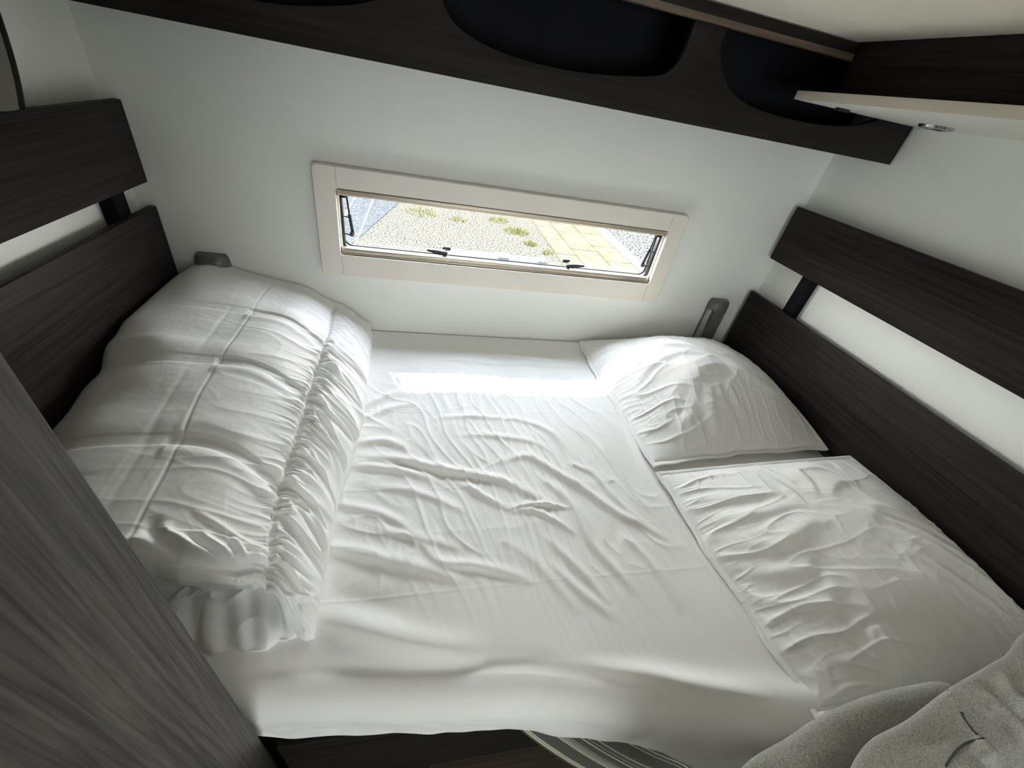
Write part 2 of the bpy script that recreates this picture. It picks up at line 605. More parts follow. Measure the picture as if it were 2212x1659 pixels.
def latch(x, s):
    mb = MB()
    mb.box(x - .006, x + .006, -0.002, 0.014, 1.072, 1.084, 0.002)
    mb.cyl((x, 0.004, 1.084), (x, 0.012, 1.090), 0.006, 0.005, 12)
    o = mb.obj('window_latch', BLACK, win)
    pts = [(x - s * .008, 1.0895), (x - s * .008, 1.0785), (x + s * .014, 1.0775), (x + s * .053, 1.0865), (x + s * .054, 1.0930), (x + s * .02, 1.0925)]
    MB().poly(pts, 'y', -0.004, 0.005, 0.0012).obj('latch_lever', BLACK, o)
    MB().box(x - .013 - s * .006, x + .013 - s * .006, 0.014, 0.021, 1.0875, 1.0995, 0.004).obj('latch_catch', BLACK, o)


latch(0.781, -1); latch(1.186, 1)

# milky tube with smoky collars clipped to the outside of the pane
tb = thing('plastic_tube', 'milky plastic tube with smoky grey collars lying behind the pane between the latches', 'tube')
MB().cyl((0.800, 0.050, 1.067), (1.115, 0.050, 1.067), 0.0155, seg=32).obj('tube', TUBEM, tb)
MB().cyl((0.955, 0.050, 1.067), (0.990, 0.050, 1.067), 0.0205, seg=32).obj('collar', COLLAR, tb)
MB().cyl((1.092, 0.050, 1.067), (1.118, 0.050, 1.067), 0.0190, seg=32).obj('collar', COLLAR, tb)
MB().cyl((1.066, 0.045, 1.056), (1.090, 0.045, 1.056), 0.0110, seg=24).obj('screw_clamp', COLLAR, tb)
# narrow outer ledge of the window that carries the tube
MB().box(0.47, 1.495, 0.035, 0.075, 1.036, 1.0465, 0.002).obj('outer_ledge', mat_plain('white_outer_ledge', (0.16, 0.16, 0.155), 0.5), win)

# ------------------------------------------------------------------ outside
GZ = -0.5
GRAV = mat_noisy('outside_gravel', (0.010, 0.0095, 0.0075), (0.078, 0.073, 0.058), 42.0, rough=0.95, bump=0.6, bscale=60, dist=0.02, spec=0.0, ramp=(.41, .56))
GRAV2 = mat_noisy('coarse_gravel', (0.008, 0.008, 0.0075), (0.080, 0.080, 0.075), 24.0, rough=0.95, bump=0.8, bscale=30, dist=0.03, spec=0.0, ramp=(.41, .56))
BLOCK = mat_noisy('sandstone_blocks', (0.046, 0.042, 0.029), (0.060, 0.056, 0.039), 7.0, rough=0.95, bump=0.2, bscale=60, dist=0.01, spec=0.0)
KERB = mat_noisy('pale_kerb', (0.054, 0.054, 0.052), (0.070, 0.070, 0.068), 8.0, rough=0.9, spec=0.0)
GSHADE = mat_noisy('blue_grey_shade', (0.022, 0.0235, 0.0245), (0.042, 0.0445, 0.046), 40.0, rough=0.95, spec=0.0, ramp=(.41, .56))
GRASS = mat_noisy('grass_blades', (0.045, 0.046, 0.010), (0.075, 0.074, 0.022), 30.0, rough=0.9, spec=0.0)
struct(MB().box(-14, 2.81, 0.4, 26, GZ - .1, GZ).obj('ground', GRAV, smooth=False), None)
o = MB().poly([(-6, 1.0), (-1.05, 1.0), (-0.11, 4.58), (0.26, 6.36), (1.9, 14.0), (-6, 14.0)], 'z', GZ, GZ + .012).obj('shade_patch', GSHADE, smooth=False)  # another object's shadow on the ground, put in as a blue grey slab
tag(o, 'blue grey painted shadow area on the ground outside, far left through the window', 'shadow')
mb = MB()
for x in (-0.42, -0.12):
    mb.poly([(x, 3.0), (x + .02, 3.0), (x + .05, 8.0), (x + .03, 8.0)], 'z', GZ + .012, GZ + .0145)
tag(mb.obj('painted_line', mat_plain('pale_line_paint', (0.10, 0.105, 0.11), 0.8), smooth=False), 'two thin pale lines painted on the blue grey shadow area outside', 'line')
# block strip: three courses of long blocks
rng = np.random.RandomState(4)
mb = MB()
for k, (x0, x1) in enumerate(((2.815, 3.16), (3.17, 3.63), (3.64, 4.085))):
    y = 0.6 + 0.3 * k
    while y < 16:
        L_ = 0.72
        mb.box(x0, x1, y, y + L_ - .012, GZ - .1, GZ + .012 + rng.uniform(-.003, .003), 0.006)
        y += L_
tag(mb.obj('block_paving', BLOCK), 'sandy block path running away from the van outside the window', 'path')
tag(MB().box(4.09, 4.275, 0.4, 16, GZ - .1, GZ + .02, 0.01).obj('kerb_strip', KERB), 'pale smooth kerb strip along the far side of the block path', 'kerb')
mb = MB()
mb.box(4.285, 4.345, 0.4, 16, GZ - .1, GZ - .02)
for k in range(260):
    y = 2.0 + k * 0.028
    mb.box(4.285, 4.345, y, y + .014, GZ - .03, GZ + .01)
tag(mb.obj('drain_grating', mat_plain('dark_grating', (0.025, 0.025, 0.025), 0.7), smooth=False), 'dark slotted drain grating between the pale kerb and the coarse gravel', 'drain')
tag(MB().box(4.35, 16, 0.4, 26, GZ - .1, GZ + .002).obj('gravel_bed', GRAV2, smooth=False), 'coarse grey gravel bed beyond the kerb, top right in the window', 'gravel')
# weeds: grass tufts in the gravel
vs = []; fs = []
for cx, cy, rad, n in ((0.75, 6.30, 0.26, 130), (1.35, 6.15, 0.15, 60), (2.35, 5.85, 0.22, 200), (2.47, 5.25, 0.12, 90), (2.68, 4.9, 0.10, 50), (2.1, 6.4, 0.2, 100)):
    for k in range(n):
        a = rng.uniform(0, 6.28); r = rad * math.sqrt(rng.uniform()); x = cx + r * math.cos(a); y = cy + r * math.sin(a)
        h = rng.uniform(.02, .07); b = rng.uniform(0, 6.28); w = .006
        dx, dy = math.cos(b) * w, math.sin(b) * w; lx, ly = rng.normal(0, .02, 2)
        i = len(vs)
        vs += [(x - dx, y - dy, GZ), (x + dx, y + dy, GZ), (x + lx + dx * .6, y + ly + dy * .6, GZ + h * .6), (x + lx - dx * .6, y + ly - dy * .6, GZ + h * .6), (x + lx * 2, y + ly * 2, GZ + h)]
        fs += [(i, i + 1, i + 2, i + 3), (i + 3, i + 2, i + 4)]
gr = link_mesh('grass', vs, fs, GRASS)
tag(gr, 'yellow green weeds growing in patches in the gravel outside', 'grass'); gr['kind'] = 'stuff'

# ------------------------------------------------------------------ overhead shelf along the far wall
YF = -0.20
sh = thing('overhead_shelf', 'dark wood open shelf over the window with three rounded cut-out openings', 'shelf')
def clean(pts):
    return [(float(a), float(b)) for a, b in smooth_line(pts, 5)]
open1 = clean([(0.716, 1.704), (0.722, 1.664), (0.736, 1.631), (0.765, 1.604), (0.831, 1.584), (0.92, 1.5755), (1.023, 1.576), (1.117, 1.585), (1.202, 1.599), (1.230, 1.615), (1.246, 1.642), (1.249, 1.672), (1.250, 1.704)])
open2 = clean([(1.328, 1.704), (1.328, 1.672), (1.340, 1.648), (1.362, 1.624), (1.396, 1.600), (1.455, 1.583), (1.539, 1.576), (1.638, 1.575), (1.733, 1.583), (1.808, 1.602), (1.855, 1.64), (1.870, 1.704)])
open0 = clean([(0.095, 1.704), (0.10, 1.655), (0.15, 1.610), (0.23, 1.588), (0.33, 1.578), (0.43, 1.578), (0.52, 1.590), (0.60, 1.611), (0.635, 1.64), (0.64, 1.704)])
SX1 = 1.945
outline = [(0.002, 1.704), (0.002, 1.524), (SX1, 1.524), (SX1, 1.704)]
# lower part of the fascia follows the three cut-outs
front = outline[:3] + [(SX1, 1.704)]
for hole in (open2[::-1], open1[::-1], open0[::-1]):
    front += hole
MB().poly(front + [(0.002, 1.704)], 'y', YF, YF + .016, 0.0012).obj('fascia', WOODX, sh)
mb = MB(); mb.box(0.002, SX1, YF - .004, YF + .016, 1.7125, 1.7325, .001); mb.obj('top_rail', WOODX, sh)
MB().box(0.002, SX1, YF - .008, YF + .012, 1.702, 1.7135, 0.002).obj('edge_strip', WOODT, sh)
MB().box(0.002, SX1, YF + .016, -0.001, 1.524, 1.540).obj('shelf_board', WOODX, sh)
mb = MB()
for x in (0.68, 1.29):
    mb.box(x - .008, x + .008, YF + .016, -0.009, 1.540, 1.7325)
mb.box(0.002, SX1, -0.009, -0.001, 1.540, 1.7325)
mb.obj('shelf_lining', INNER, sh, smooth=False)

# ------------------------------------------------------------------ side cabinet with pelmet, right
rc = thing('overhead_cabinet', 'dark overhead cabinet along the right wall with cream pelmet below', 'cabinet')
MB().box(1.655, W - .001, -1.75, YF - .010, 1.629, 1.7335, 0.0015).obj('cabinet_body', WOOD, rc)
MB().box(1.556, W - .001, -1.75, YF - .010, 1.612, 1.629, 0.0005).obj('pelmet_board', mat_noisy('pale_laminate', (0.80, 0.79, 0.73), (0.83, 0.82, 0.76), 5.0, rough=0.5), rc)
MB().box(1.553, 1.556, -1.75, YF - .010, 1.612, 1.629, 0.0004).obj('front_shade', CREAM_SHADE, rc)  # pelmet front face, its shading put into a darker tan colour
MB().box(1.640, 1.672, -0.262, -0.248, 1.606, 1.612, .001).obj('clip', BLACK, rc)
sp = thing('recessed_spotlight', 'small round chrome spotlight set in the underside of the cream pelmet', 'light')
MB().ring((1.830, -0.348, 1.6118), 0.034, 0.026, -0.005).obj('bezel', CHROME, sp)
MB().cyl((1.830, -0.348, 1.6118), (1.830, -0.348, 1.6100), 0.0235, 0.021).obj('lens', mat_plain('dark_lens', (0.03, 0.03, 0.035), 0.08), sp)

# ------------------------------------------------------------------ headboard boards
def board_pair(label, side, z_up, z_lo, y_end, gname):
    b = thing('headboard', label, 'headboard', group=None)
    if side == 'R':
        xa, xb = W - .050, W - .032; bx0, bx1 = W - .032, W - .001
        yb0, yb1 = -0.207, -0.166
    else:
        xa, xb = .032, .050; bx0, bx1 = .001, .032
        yb0, yb1 = -0.142, -0.094
    MB().box(xa, xb, y_end, -0.020, z_up[0], z_up[1], 0.003).obj('board', WOOD, b)
    MB().box(xa, xb, y_end, -0.018, z_lo[0], z_lo[1], 0.003).obj('board', WOOD, b)
    for y0 in (yb0, -0.98):
        w = yb1 - yb0
        mb = MB(); mb.box(bx0, bx1, y0, y0 + w, z_lo[0] + .03, z_up[1] - .02, .002)
        mb.obj('bracket', BRKT, b)
    return b


board_pair('pair of dark wood boards on black brackets, behind the pillows', 'R', (1.192, 1.3645), (0.81, 1.0675), -1.95, None)
board_pair('pair of dark wood boards on black brackets, behind the folded duvet', 'L', (1.1945, 1.3645), (0.81, 1.1385), -1.045, None)

# ------------------------------------------------------------------ aluminium uprights beside the mattress
def upright(x0, x1, label, z0):
    o = thing('upright_bracket', label, 'bracket')
    xm = (x0 + x1) / 2
    prof = [(x0, -0.001), (x0, -.020), (x0 + .014, -.034), (x1 - .014, -.034), (x1 - .008, -.026), (x1 - .004, -.030), (x1, -.020), (x1, -0.001)]
    MB().poly(prof, 'z', z0, 0.985, 0.0008).obj('channel', GREYP, o)
    MB().box(x0 - .0005, x0 + .013, -.0355, -.012, z0, 0.984, .002).obj('bright_edge', ALU, o)
    MB().box(x1 - .022, x1 - .020, -.0365, -.03, z0, 0.984, .0005).obj('groove_line', ALU, o)
    mb = MB()
    ys = [(x0 - .002, -0.001), (x0 - .002, -.022), (x0 + .012, -.037), (x1 - .012, -.037), (x1 + .002, -.022), (x1 + .002, -0.001)]
    t = bmesh.new()
    rings = []
    for z, s in ((0.978, 1), (0.998, 1), (1.012, .93), (1.020, .80)):
        rings.append([t.verts.new((xm + (p[0] - xm) * s, p[1] * s, z)) for p in ys])
    for a, b in zip(rings[:-1], rings[1:]):
        for i in range(len(ys)):
            j = (i + 1) % len(ys)
            t.faces.new((a[i], a[j], b[j], b[i]))
    t.faces.new(rings[-1]); t.faces.new(rings[0][::-1])
    bmesh.ops.recalc_face_normals(t, faces=t.faces)
    mb._merge(t)
    mb.obj('end_cap', GREYP, o, angle=50)
    return o


upright(1.764, 1.838, 'short grey upright with rounded cap on the wall beside the far pillow', 0.80)
upright(0.102, 0.180, 'rounded cap of a grey upright peeping over the folded duvet', 0.80)

# ------------------------------------------------------------------ grey curtain at the left wall
nu, nv = 60, 40
U, V = np.meshgrid(np.linspace(0, 1, nu), np.linspace(0, 1, nv), indexing='ij')
Yc = -0.352 - 0.62 * U
Zc = 1.374 + 0.34 * V
edge = 0.046 * (1 - np.exp(-V * .34 / .09))
Xc = 0.068 + 0.014 * np.sin(U * 34) * (0.5 + .5 * V) + 0.006
Yc = Yc + edge * (1 - U)
ct = thing('curtain', 'short grey curtain hanging at the left wall above the upper board', 'curtain')
CURT = mat_cloth('grey_curtain_cloth', (0.15, 0.145, 0.12), weave=500, bump=0.5)
c_o = grid_obj('cloth', np.stack([Xc, Yc, Zc], 2), CURT, ct)
sol = c_o.modifiers.new('thick', 'SOLIDIFY'); sol.thickness = 0.002
hem = np.stack([Xc[0], Yc[0] + .004, Zc[0]], 1)
tube_obj('hem', hem, 0.0065, mat_cloth('dark_hem', (0.02, 0.02, 0.016)), ct)
MB().cyl((0.064, -0.30, 1.717), (0.064, -1.0, 1.717), 0.006, seg=12).obj('rail', ALU, ct)

# ------------------------------------------------------------------ wardrobe at the foot-left corner
wd = thing('wardrobe', 'tall dark grained wood wardrobe side in the lower left foreground', 'wardrobe')
MB().box(0.002, 0.505, -1.75, -1.0525, 0.0, ZC - .002, 0.0022).obj('side_panel', WOODZ, wd)
MB().box(0.060, 0.500, -1.754, -1.750, 0.05, ZC - .02, 0.001).obj('door', WOODZ, wd)

# ------------------------------------------------------------------ bed base, mattress
XB = [0.0, 0.50, 0.70, 0.89, 1.0, 1.15, 1.35, 1.60, 1.94]
YBt = [-1.035, -1.040, -1.062, -1.082, -1.108, -1.150, -1.185, -1.205, -1.215]
bb = thing('bed_base', 'dark wooden bed base under the mattress front edge', 'bed base')
pts = [(0.51, 0.66), (0.51, 0.02), (0.600, 0.02), (0.600, 0.395), (0.692, 0.395), (0.692, 0.02), (0.755, 0.02), (0.755, 0.372), (1.94, 0.372), (1.94, 0.66)]
MB().poly(pts, 'y', -1.045, -1.025, 0.002).obj('front_panel', WOODX, bb)
MB().box(0.06, 1.89, -1.02, -0.02, 0.64, 0.665).obj('bed_board', WOODX, bb)
MB().box(0.06, 0.50, -1.02, -0.50, 0.0, 0.64).obj('left_box', WOODX, bb)
MB().box(0.51, 1.94, -0.80, -0.78, 0.0, 0.64).obj('rear_panel', FLOORM, bb)

mt = MB()
mp_pts = [(0.06, -0.03), (1.885, -0.03), (1.885, -1.17)] + [(x, y + .035) for x, y in list(zip(XB, YBt))[::-1] if 0.5 <= x <= 1.7] + [(0.06, -1.0)]
mt.poly(mp_pts, 'z', 0.668, 0.785, 0.01)
tag(mt.obj('mattress', MATTM), 'mattress under the white fitted sheet', 'mattress')

# ------------------------------------------------------------------ fitted sheet
nx, ny, ns = 620, 470, 70
xs = np.linspace(0.056, W - .056, nx)
yb = np.interp(xs, XB, YBt)
k = np.ones(31) / 31
yb = np.convolve(np.pad(yb, 15, mode='edge'), k, mode='valid')
R_ = 0.045
v = np.linspace(0, 1, ny)
X = np.repeat(xs[:, None], ny, 1)
Ytop = -0.006 + (yb[:, None] + R_ + 0.006) * v[None, :]
Z0 = np.full(X.shape, 0.8)
H = np.zeros(X.shape)
ridges = [
    ([(0.560, -0.560), (0.588, -0.571), (0.669, -0.582), (0.797, -0.622), (0.901, -0.652), (0.959, -0.694), (1.005, -0.73)], 7.0, .012),
    ([(0.80, -0.655), (0.831, -0.672), (0.871, -0.708), (0.906, -0.732)], 5.0, .008),
    ([(0.895, -0.735), (0.906, -0.732), (0.955, -0.725), (1.011, -0.73), (1.05, -0.74)], 4.5, .006),
    ([(0.90, -0.60), (0.938, -0.587), (0.982, -0.582), (1.036, -0.634), (1.083, -0.676), (1.151, -0.753), (1.208, -0.796), (1.25, -0.83)], 6.5, .011),
    ([(1.00, -0.65), (1.019, -0.674), (1.049, -0.727), (1.057, -0.76), (1.068, -0.831), (1.105, -0.902), (1.12, -0.94)], 6.0, .010),
    ([(0.905, -0.741), (0.957, -0.74), (1.007, -0.773), (1.04, -0.805)], 4.5, .007),
    ([(0.550, -0.43), (0.566, -0.411), (0.603, -0.377), (0.645, -0.343), (0.68, -0.33)], 5.0, .012),
    ([(0.550, -0.48), (0.568, -0.462), (0.606, -0.43), (0.66, -0.396), (0.72, -0.38)], 5.0, .012),
    ([(0.550, -0.545), (0.57, -0.537), (0.638, -0.522), (0.696, -0.558)], 5.5, .011),
    ([(0.545, -0.605), (0.562, -0.602), (0.67, -0.614), (0.753, -0.644)], 5.5, .011),
    ([(0.535, -0.79), (0.548, -0.795), (0.632, -0.822), (0.741, -0.86), (0.80, -0.885)], 6.5, .014),
    ([(0.545, -0.915), (0.564, -0.922), (0.616, -0.944), (0.716, -0.979), (0.824, -1.007)], 10.0, .020),
    ([(0.70, -0.79), (0.728, -0.808), (0.756, -0.844), (0.827, -0.858), (0.897, -0.882), (0.93, -0.90)], 5.0, .010),
    ([(0.97, -0.80), (0.986, -0.826), (1.03, -0.896), (1.06, -0.95)], 5.0, .009),
    ([(1.07, -0.60), (1.098, -0.615), (1.134, -0.641), (1.165, -0.72), (1.214, -0.793)], 4.5, .008),
    ([(1.296, -0.30), (1.300, -0.45), (1.285, -0.607), (1.295, -0.777), (1.310, -0.968), (1.325, -1.10)], 6.0, .012),
    ([(0.963, -0.853), (1.009, -0.92), (1.063, -0.975)], 4.0, .010),
    ([(0.959, -0.43), (1.053, -0.485), (1.109, -0.603)], 3.5, .010),
    ([(0.745, -0.443), (0.843, -0.432), (0.983, -0.44)], 3.0, .010),
    ([(0.54, -0.700), (0.55, -0.702), (0.641, -0.729), (0.714, -0.776)], 5.0, .010),
    ([(0.50, -1.020), (0.507, -1.018), (0.545, -1.023), (0.62, -1.035), (0.72, -1.05)], 6.0, .014),
    ([(0.80, -0.50), (0.90, -0.505), (1.00, -0.53), (1.06, -0.58)], 3.0, .010),
    ([(1.12, -0.45), (1.18, -0.55), (1.21, -0.68), (1.25, -0.78)], 3.5, .009),
    ([(1.14, -0.80), (1.18, -0.88), (1.20, -0.98)], 3.5, .010),
    ([(0.60, -0.66), (0.68, -0.668), (0.76, -0.70), (0.82, -0.74)], 3.5, .010),
    ([(0.62, -0.76), (0.72, -0.79), (0.80, -0.82)], 3.0, .010),
    ([(0.88, -0.80), (0.94, -0.86), (1.0, -0.96)], 3.0, .012),
    ([(0.95, -0.10), (1.05, -0.13), (1.15, -0.145), (1.25, -0.15)], 4.0, .010),
    ([(0.90, -1.015), (0.98, -1.035), (1.08, -1.065), (1.18, -1.098), (1.28, -1.125)], 7.0, .014),
    ([(0.70, -0.19), (0.78, -0.165), (0.88, -0.175), (0.98, -0.175), (1.06, -0.165), (1.2, -0.17), (1.30, -0.175)], 3.5, .012),
]
for p, a, w in ridges:
    H += 1.35 * a / 1000 * line_field(X, Ytop, p, w * 0.8, side=1.6)
for p, a, w in (([(0.47, -0.985), (0.52, -0.992), (0.62, -1.0), (0.72, -1.012), (0.84, -1.018), (0.96, -1.03), (1.08, -1.05)], -8.0, .018),
                ([(0.565, -0.875), (0.62, -0.90), (0.70, -0.925)], -4.0, .02),
                ([(0.62, -0.60), (0.70, -0.605), (0.80, -0.645)], -3.0, .012)):
    H += a / 1000 * line_field(X, Ytop, p, w)
# directional soft wrinkles fanning from left to the lower right, fine crumple
th = 0.35 + 0.9 * sm(0.6, 1.25, X)
cu = X * np.cos(th) - Ytop * np.sin(th); cv = X * np.sin(th) + Ytop * np.cos(th)
mask = sm(-0.12, -0.35, Ytop) * (1 - 0.85 * sm(-0.78, -0.95, Ytop)) * (1 - 0.5 * sm(1.15, 1.3, X))
H += 0.0008 * fbm(cu * 9, cv * 22, 11, 3) * mask
H += 0.0024 * (ridged(cu * 4 + 0.9 * gnoise(X * 6, Ytop * 6, 3), cv * 11 + .8 * gnoise(X * 5, Ytop * 5, 13), 21) - .2) * mask
H += 0.0011 * (ridged(X * 9 + gnoise(X * 8, Ytop * 8, 5), Ytop * 9, 31) - .2) * mask
H += 0.0040 * fbm(X * 2.6, Ytop * 2.6, 41, 2)
# pressed flat fold creases left by folding the sheet
for yy in (-0.42, -0.675, -0.905):
    H += 0.0006 * np.exp(-((Ytop - yy - .01 * X) / .0022) ** 2)
H *= sm(0.0, -0.05, Ytop) * .9 + .1
H += 0.010 * sm(1.0, 1.2, X) * np.exp(-((Ytop - (yb[:, None] + .055)) / .03) ** 2)      # rolled edge, right
H *= 1.25
Zt = Z0 + H
# side drop
s = np.linspace(0, 1, ns)[1:]
ang = np.clip(s / 0.45, 0, 1) * math.pi / 2
drop_len = 0.055 + 0.05 * sm(1.10, 1.25, xs)
yS = (yb[:, None] + R_) - R_ * np.sin(ang)[None, :]
zS = 0.8 - R_ * (1 - np.cos(ang))[None, :] - np.clip((s - .45) / .55, 0, 1)[None, :] * drop_len[:, None]
wav = fbm(xs[:, None] * 7, s[None, :] * 1.2, 51, 3)
hang = sm(1.06, 1.22, xs)[:, None] * sm(.35, .9, s)[None, :]
yS = yS - 0.006 * wav * s[None, :] - 0.020 * hang - 0.014 * hang * gnoise(xs[:, None] * 6 + s[None, :] * 1.5, s[None, :] * 2, 57)
zS = zS + (H[:, -1:] * (1 - s)[None, :] ** 2)
# corner tucks inwards by the wardrobe
tuck = sm(0.545, 0.49, xs)[:, None]
zS = zS + 0.03 * tuck * s[None, :] ** 2
P = np.concatenate([np.stack([X, Ytop, Zt], 2), np.stack([np.repeat(xs[:, None], ns - 1, 1), yS, zS], 2)], 1)
# keep the part behind the wardrobe front out of the cabinet
m = (P[..., 0] < 0.509) & (P[..., 1] < -1.050)
P[..., 1] = np.where(m, -1.050, P[..., 1])
sheet = grid_obj('fitted_sheet', P, SHEET)
tag(sheet, 'white wrinkled cotton sheet covering the mattress', 'sheet')


def sheet_z(x, y):
    return 0.8


# ------------------------------------------------------------------ striped strap under the mattress edge
path = smooth_line([(0.90, -1.050, 0.735), (0.945, -1.078, 0.703), (1.02, -1.112, 0.650), (1.097, -1.140, 0.600), (1.18, -1.155, 0.530), (1.24, -1.16, 0.43), (1.26, -1.16, 0.30)], 10)
nw = 90
cross = np.linspace(-0.056, 0.056, nw)
bright = ((-0.050, .0016), (-0.046, .0012), (-0.022, .0010), (-0.018, .0010), (-0.014, .0010), (-0.010, .0010), (0.002, .0013), (0.009, .0013), (0.016, .0012), (0.044, .0016), (0.051, .0014))
hh = np.zeros(nw); colr = np.zeros(nw)
for c0, w0 in bright:
    hh += 0.0022 * np.exp(-((cross - c0) / (w0 * 1.2)) ** 2)
tan = np.gradient(path, axis=0); tan /= np.linalg.norm(tan, axis=1, keepdims=True)
wid = np.cross(tan, np.array([0, -1.0, 0.25])); wid /= np.linalg.norm(wid, axis=1, keepdims=True); wid *= -np.sign(wid[:, :1])
wid = -wid
nrm = np.cross(wid, tan); nrm *= np.where(nrm[:, 1:2] > 0, -1, 1)
PP = path[:, None, :] + wid[:, None, :] * cross[None, :, None] + nrm[:, None, :] * hh[None, :, None]
strap = grid_obj('ribbed_strap', PP, mat_plain('dark_glossy_ribbed_plastic', (0.10, 0.10, 0.085), 0.28))
strap.data.materials.append(mat_plain('pale_rib_lines', (0.62, 0.62, 0.50), 0.35))
mid = 0.5 * (cross[1:] + cross[:-1])
br = np.zeros(nw - 1, bool)
for c0, w0 in bright:
    br |= np.abs(mid - c0) < w0 * .75
mi = np.tile(br.astype(np.int32), len(path) - 1)
strap.data.polygons.foreach_set('material_index', mi)
so = strap.modifiers.new('t', 'SOLIDIFY'); so.thickness = 0.003
tag(strap, 'dark ribbed strip with pale lines curving down from the mattress edge', 'trim strip')

# ------------------------------------------------------------------ duvet
def resample(pts, n):
    p = np.array(pts, float); p = smooth_line(p, 10)
    L = np.r_[0, np.cumsum(np.linalg.norm(np.diff(p, axis=0), axis=1))]
    t = np.linspace(0, L[-1], n)
    return np.stack([np.interp(t, L, p[:, 0]), np.interp(t, L, p[:, 1])], 1)


prof = {
    0.00: [(.075, .806), (.056, .83), (.055, .90), (.058, .95), (.075, .975), (.133, .994), (.19, .985), (.255, .968), (.35, .944), (.424, .914), (.476, .893), (.525, .858), (.553, .828), (.556, .804)],
    -0.10: [(.075, .806), (.056, .83), (.055, .90), (.058, .955), (.075, .977), (.133, .992), (.20, .985), (.27, .972), (.35, .952), (.424, .930), (.484, .903), (.535, .872), (.566, .838), (.569, .804)],
    -0.30: [(.075, .806), (.056, .83), (.055, .90), (.058, .955), (.080, .977), (.14, .988), (.21, .984), (.28, .974), (.36, .960), (.43, .942), (.492, .915), (.545, .880), (.574, .840), (.578, .804)],
    -0.38: [(.075, .806), (.056, .83), (.055, .90), (.058, .940), (.080, .965), (.14, .980), (.21, .978), (.28, .970), (.36, .958), (.43, .940), (.492, .914), (.545, .879), (.575, .839), (.579, .804)],
    -0.47: [(.075, .806), (.056, .83), (.055, .880), (.060, .908), (.088, .935), (.15, .952), (.22, .960), (.29, .960), (.36, .953), (.43, .938), (.495, .912), (.545, .878), (.575, .838), (.579, .804)],
    -0.58: [(.075, .806), (.056, .82), (.055, .865), (.062, .892), (.090, .920), (.15, .942), (.22, .954), (.29, .957), (.36, .950), (.43, .936), (.490, .911), (.538, .878), (.568, .838), (.572, .804)],
    -0.70: [(.075, .806), (.056, .82), (.055, .845), (.065, .875), (.095, .905), (.15, .935), (.22, .950), (.29, .953), (.36, .947), (.43, .933), (.485, .910), (.530, .878), (.556, .838), (.560, .804)],
    -0.88: [(.075, .806), (.056, .82), (.055, .84), (.065, .865), (.095, .893), (.15, .920), (.22, .938), (.29, .942), (.36, .936), (.43, .922), (.485, .900), (.530, .872), (.557, .838), (.562, .804)],
}
ny_d, ns_d = 560, 420
ykeys = sorted(prof.keys(), reverse=True)
PR = np.array([resample(prof[y], ns_d) for y in ykeys])
YE = -0.948
tt = np.linspace(0, 1, ny_d)
yy_ = -0.012 + (YE + 0.012) * tt
D = np.zeros((ny_d, ns_d, 3))
for i, y in enumerate(yy_):
    yc = max(y, ykeys[-1])
    j = 0
    while j < len(ykeys) - 2 and yc < ykeys[j + 1]:
        j += 1
    a = np.clip((yc - ykeys[j]) / (ykeys[j + 1] - ykeys[j]), 0, 1); a = a * a * (3 - 2 * a)
    q = PR[j] * (1 - a) + PR[j + 1] * a
    D[i, :, 0] = q[:, 0]; D[i, :, 2] = q[:, 1]; D[i, :, 1] = y
xd = D[..., 0].copy(); yd = D[..., 1].copy()
arc = np.zeros((ny_d, ns_d))
arc[:, 1:] = np.cumsum(np.linalg.norm(np.diff(D, axis=1), axis=2), axis=1)
# arc position of the gathered seam per row: where x passes 0.478 on the way right
gx = np.interp(yy_[::-1], [-.95, -.886, -.79, -.54, -.20, -.08, 0], [.50, .496, .484, .480, .474, .464, .455][::1])[::-1]
half = ns_d // 3
gs = np.array([arc[i, half + np.argmin(np.abs(xd[i, half:int(ns_d * .92)] - gx[i]))] for i in range(ny_d)])
gs = np.convolve(np.pad(gs, 12, mode='edge'), np.ones(25) / 25, mode='valid')
dS = arc - gs[:, None]                         # signed arc distance from the gathered seam, + to the right edge
Hd = np.zeros((ny_d, ns_d))
wob = 0.010 * gnoise(yd * 14, dS * 10, 3)
def pucker(freq, seed, slant):
    c = (yd + slant * dS + wob) * freq
    return ridged(c, dS * 3.2, seed)
# puffed panels between seams
seams_y = [(-0.235, 0.035), (-0.440, 0.04), (-0.665, 0.035)]
Hd += 0.006 * np.exp(-((dS + .085) / .05) ** 2)
Hd -= 0.008 * np.exp(-(dS / .0045) ** 2) * sm(-.01, -.09, yd)
Hd -= 0.006 * np.exp(-(dS / .016) ** 2) * sm(-.01, -.09, yd)
pk = pucker(42, 5, 0.12); pk2 = pucker(27, 9, 0.55); pk3 = pucker(60, 15, -0.1)
near_seam = np.exp(-np.abs(dS) / .022)
gath = 0.35 + 0.65 * sm(-0.15, -0.40, yd)
Hd += 0.0095 * (pk - .3) * near_seam * gath
Hd += 0.0050 * (pk3 - .3) * np.exp(-np.abs(dS) / .012) * gath
Hd += 0.0085 * (pk2 - .3) * sm(0, .02, dS) * np.exp(-np.clip(dS - .02, 0, 1) / .09) * gath
Hd += 0.0058 * (pucker(18, 25, 0.75) - .3) * sm(0.01, .04, dS)
Hd += 0.0046 * (pucker(17, 35, 0.10) - .3) * sm(0.0, -.02, dS) * np.exp(np.clip(dS, -1, 0) / .10) * gath
# double pressed crease running lengthways
for cx, dep, wdt in ((0.248, .0006, .006), (0.297, .0012, .003)):
    c_line = cx + 0.020 * sm(-.3, -.9, yd) + (0.010 * gnoise(yd * 6, 0.3, 7))
    Hd -= dep * np.exp(-((xd - c_line) / wdt) ** 2) * (dS < .0)
band = sm(.246, .256, xd) * (1 - sm(.290, .300, xd)) * (dS < 0)
Hd -= 0.0005 * band
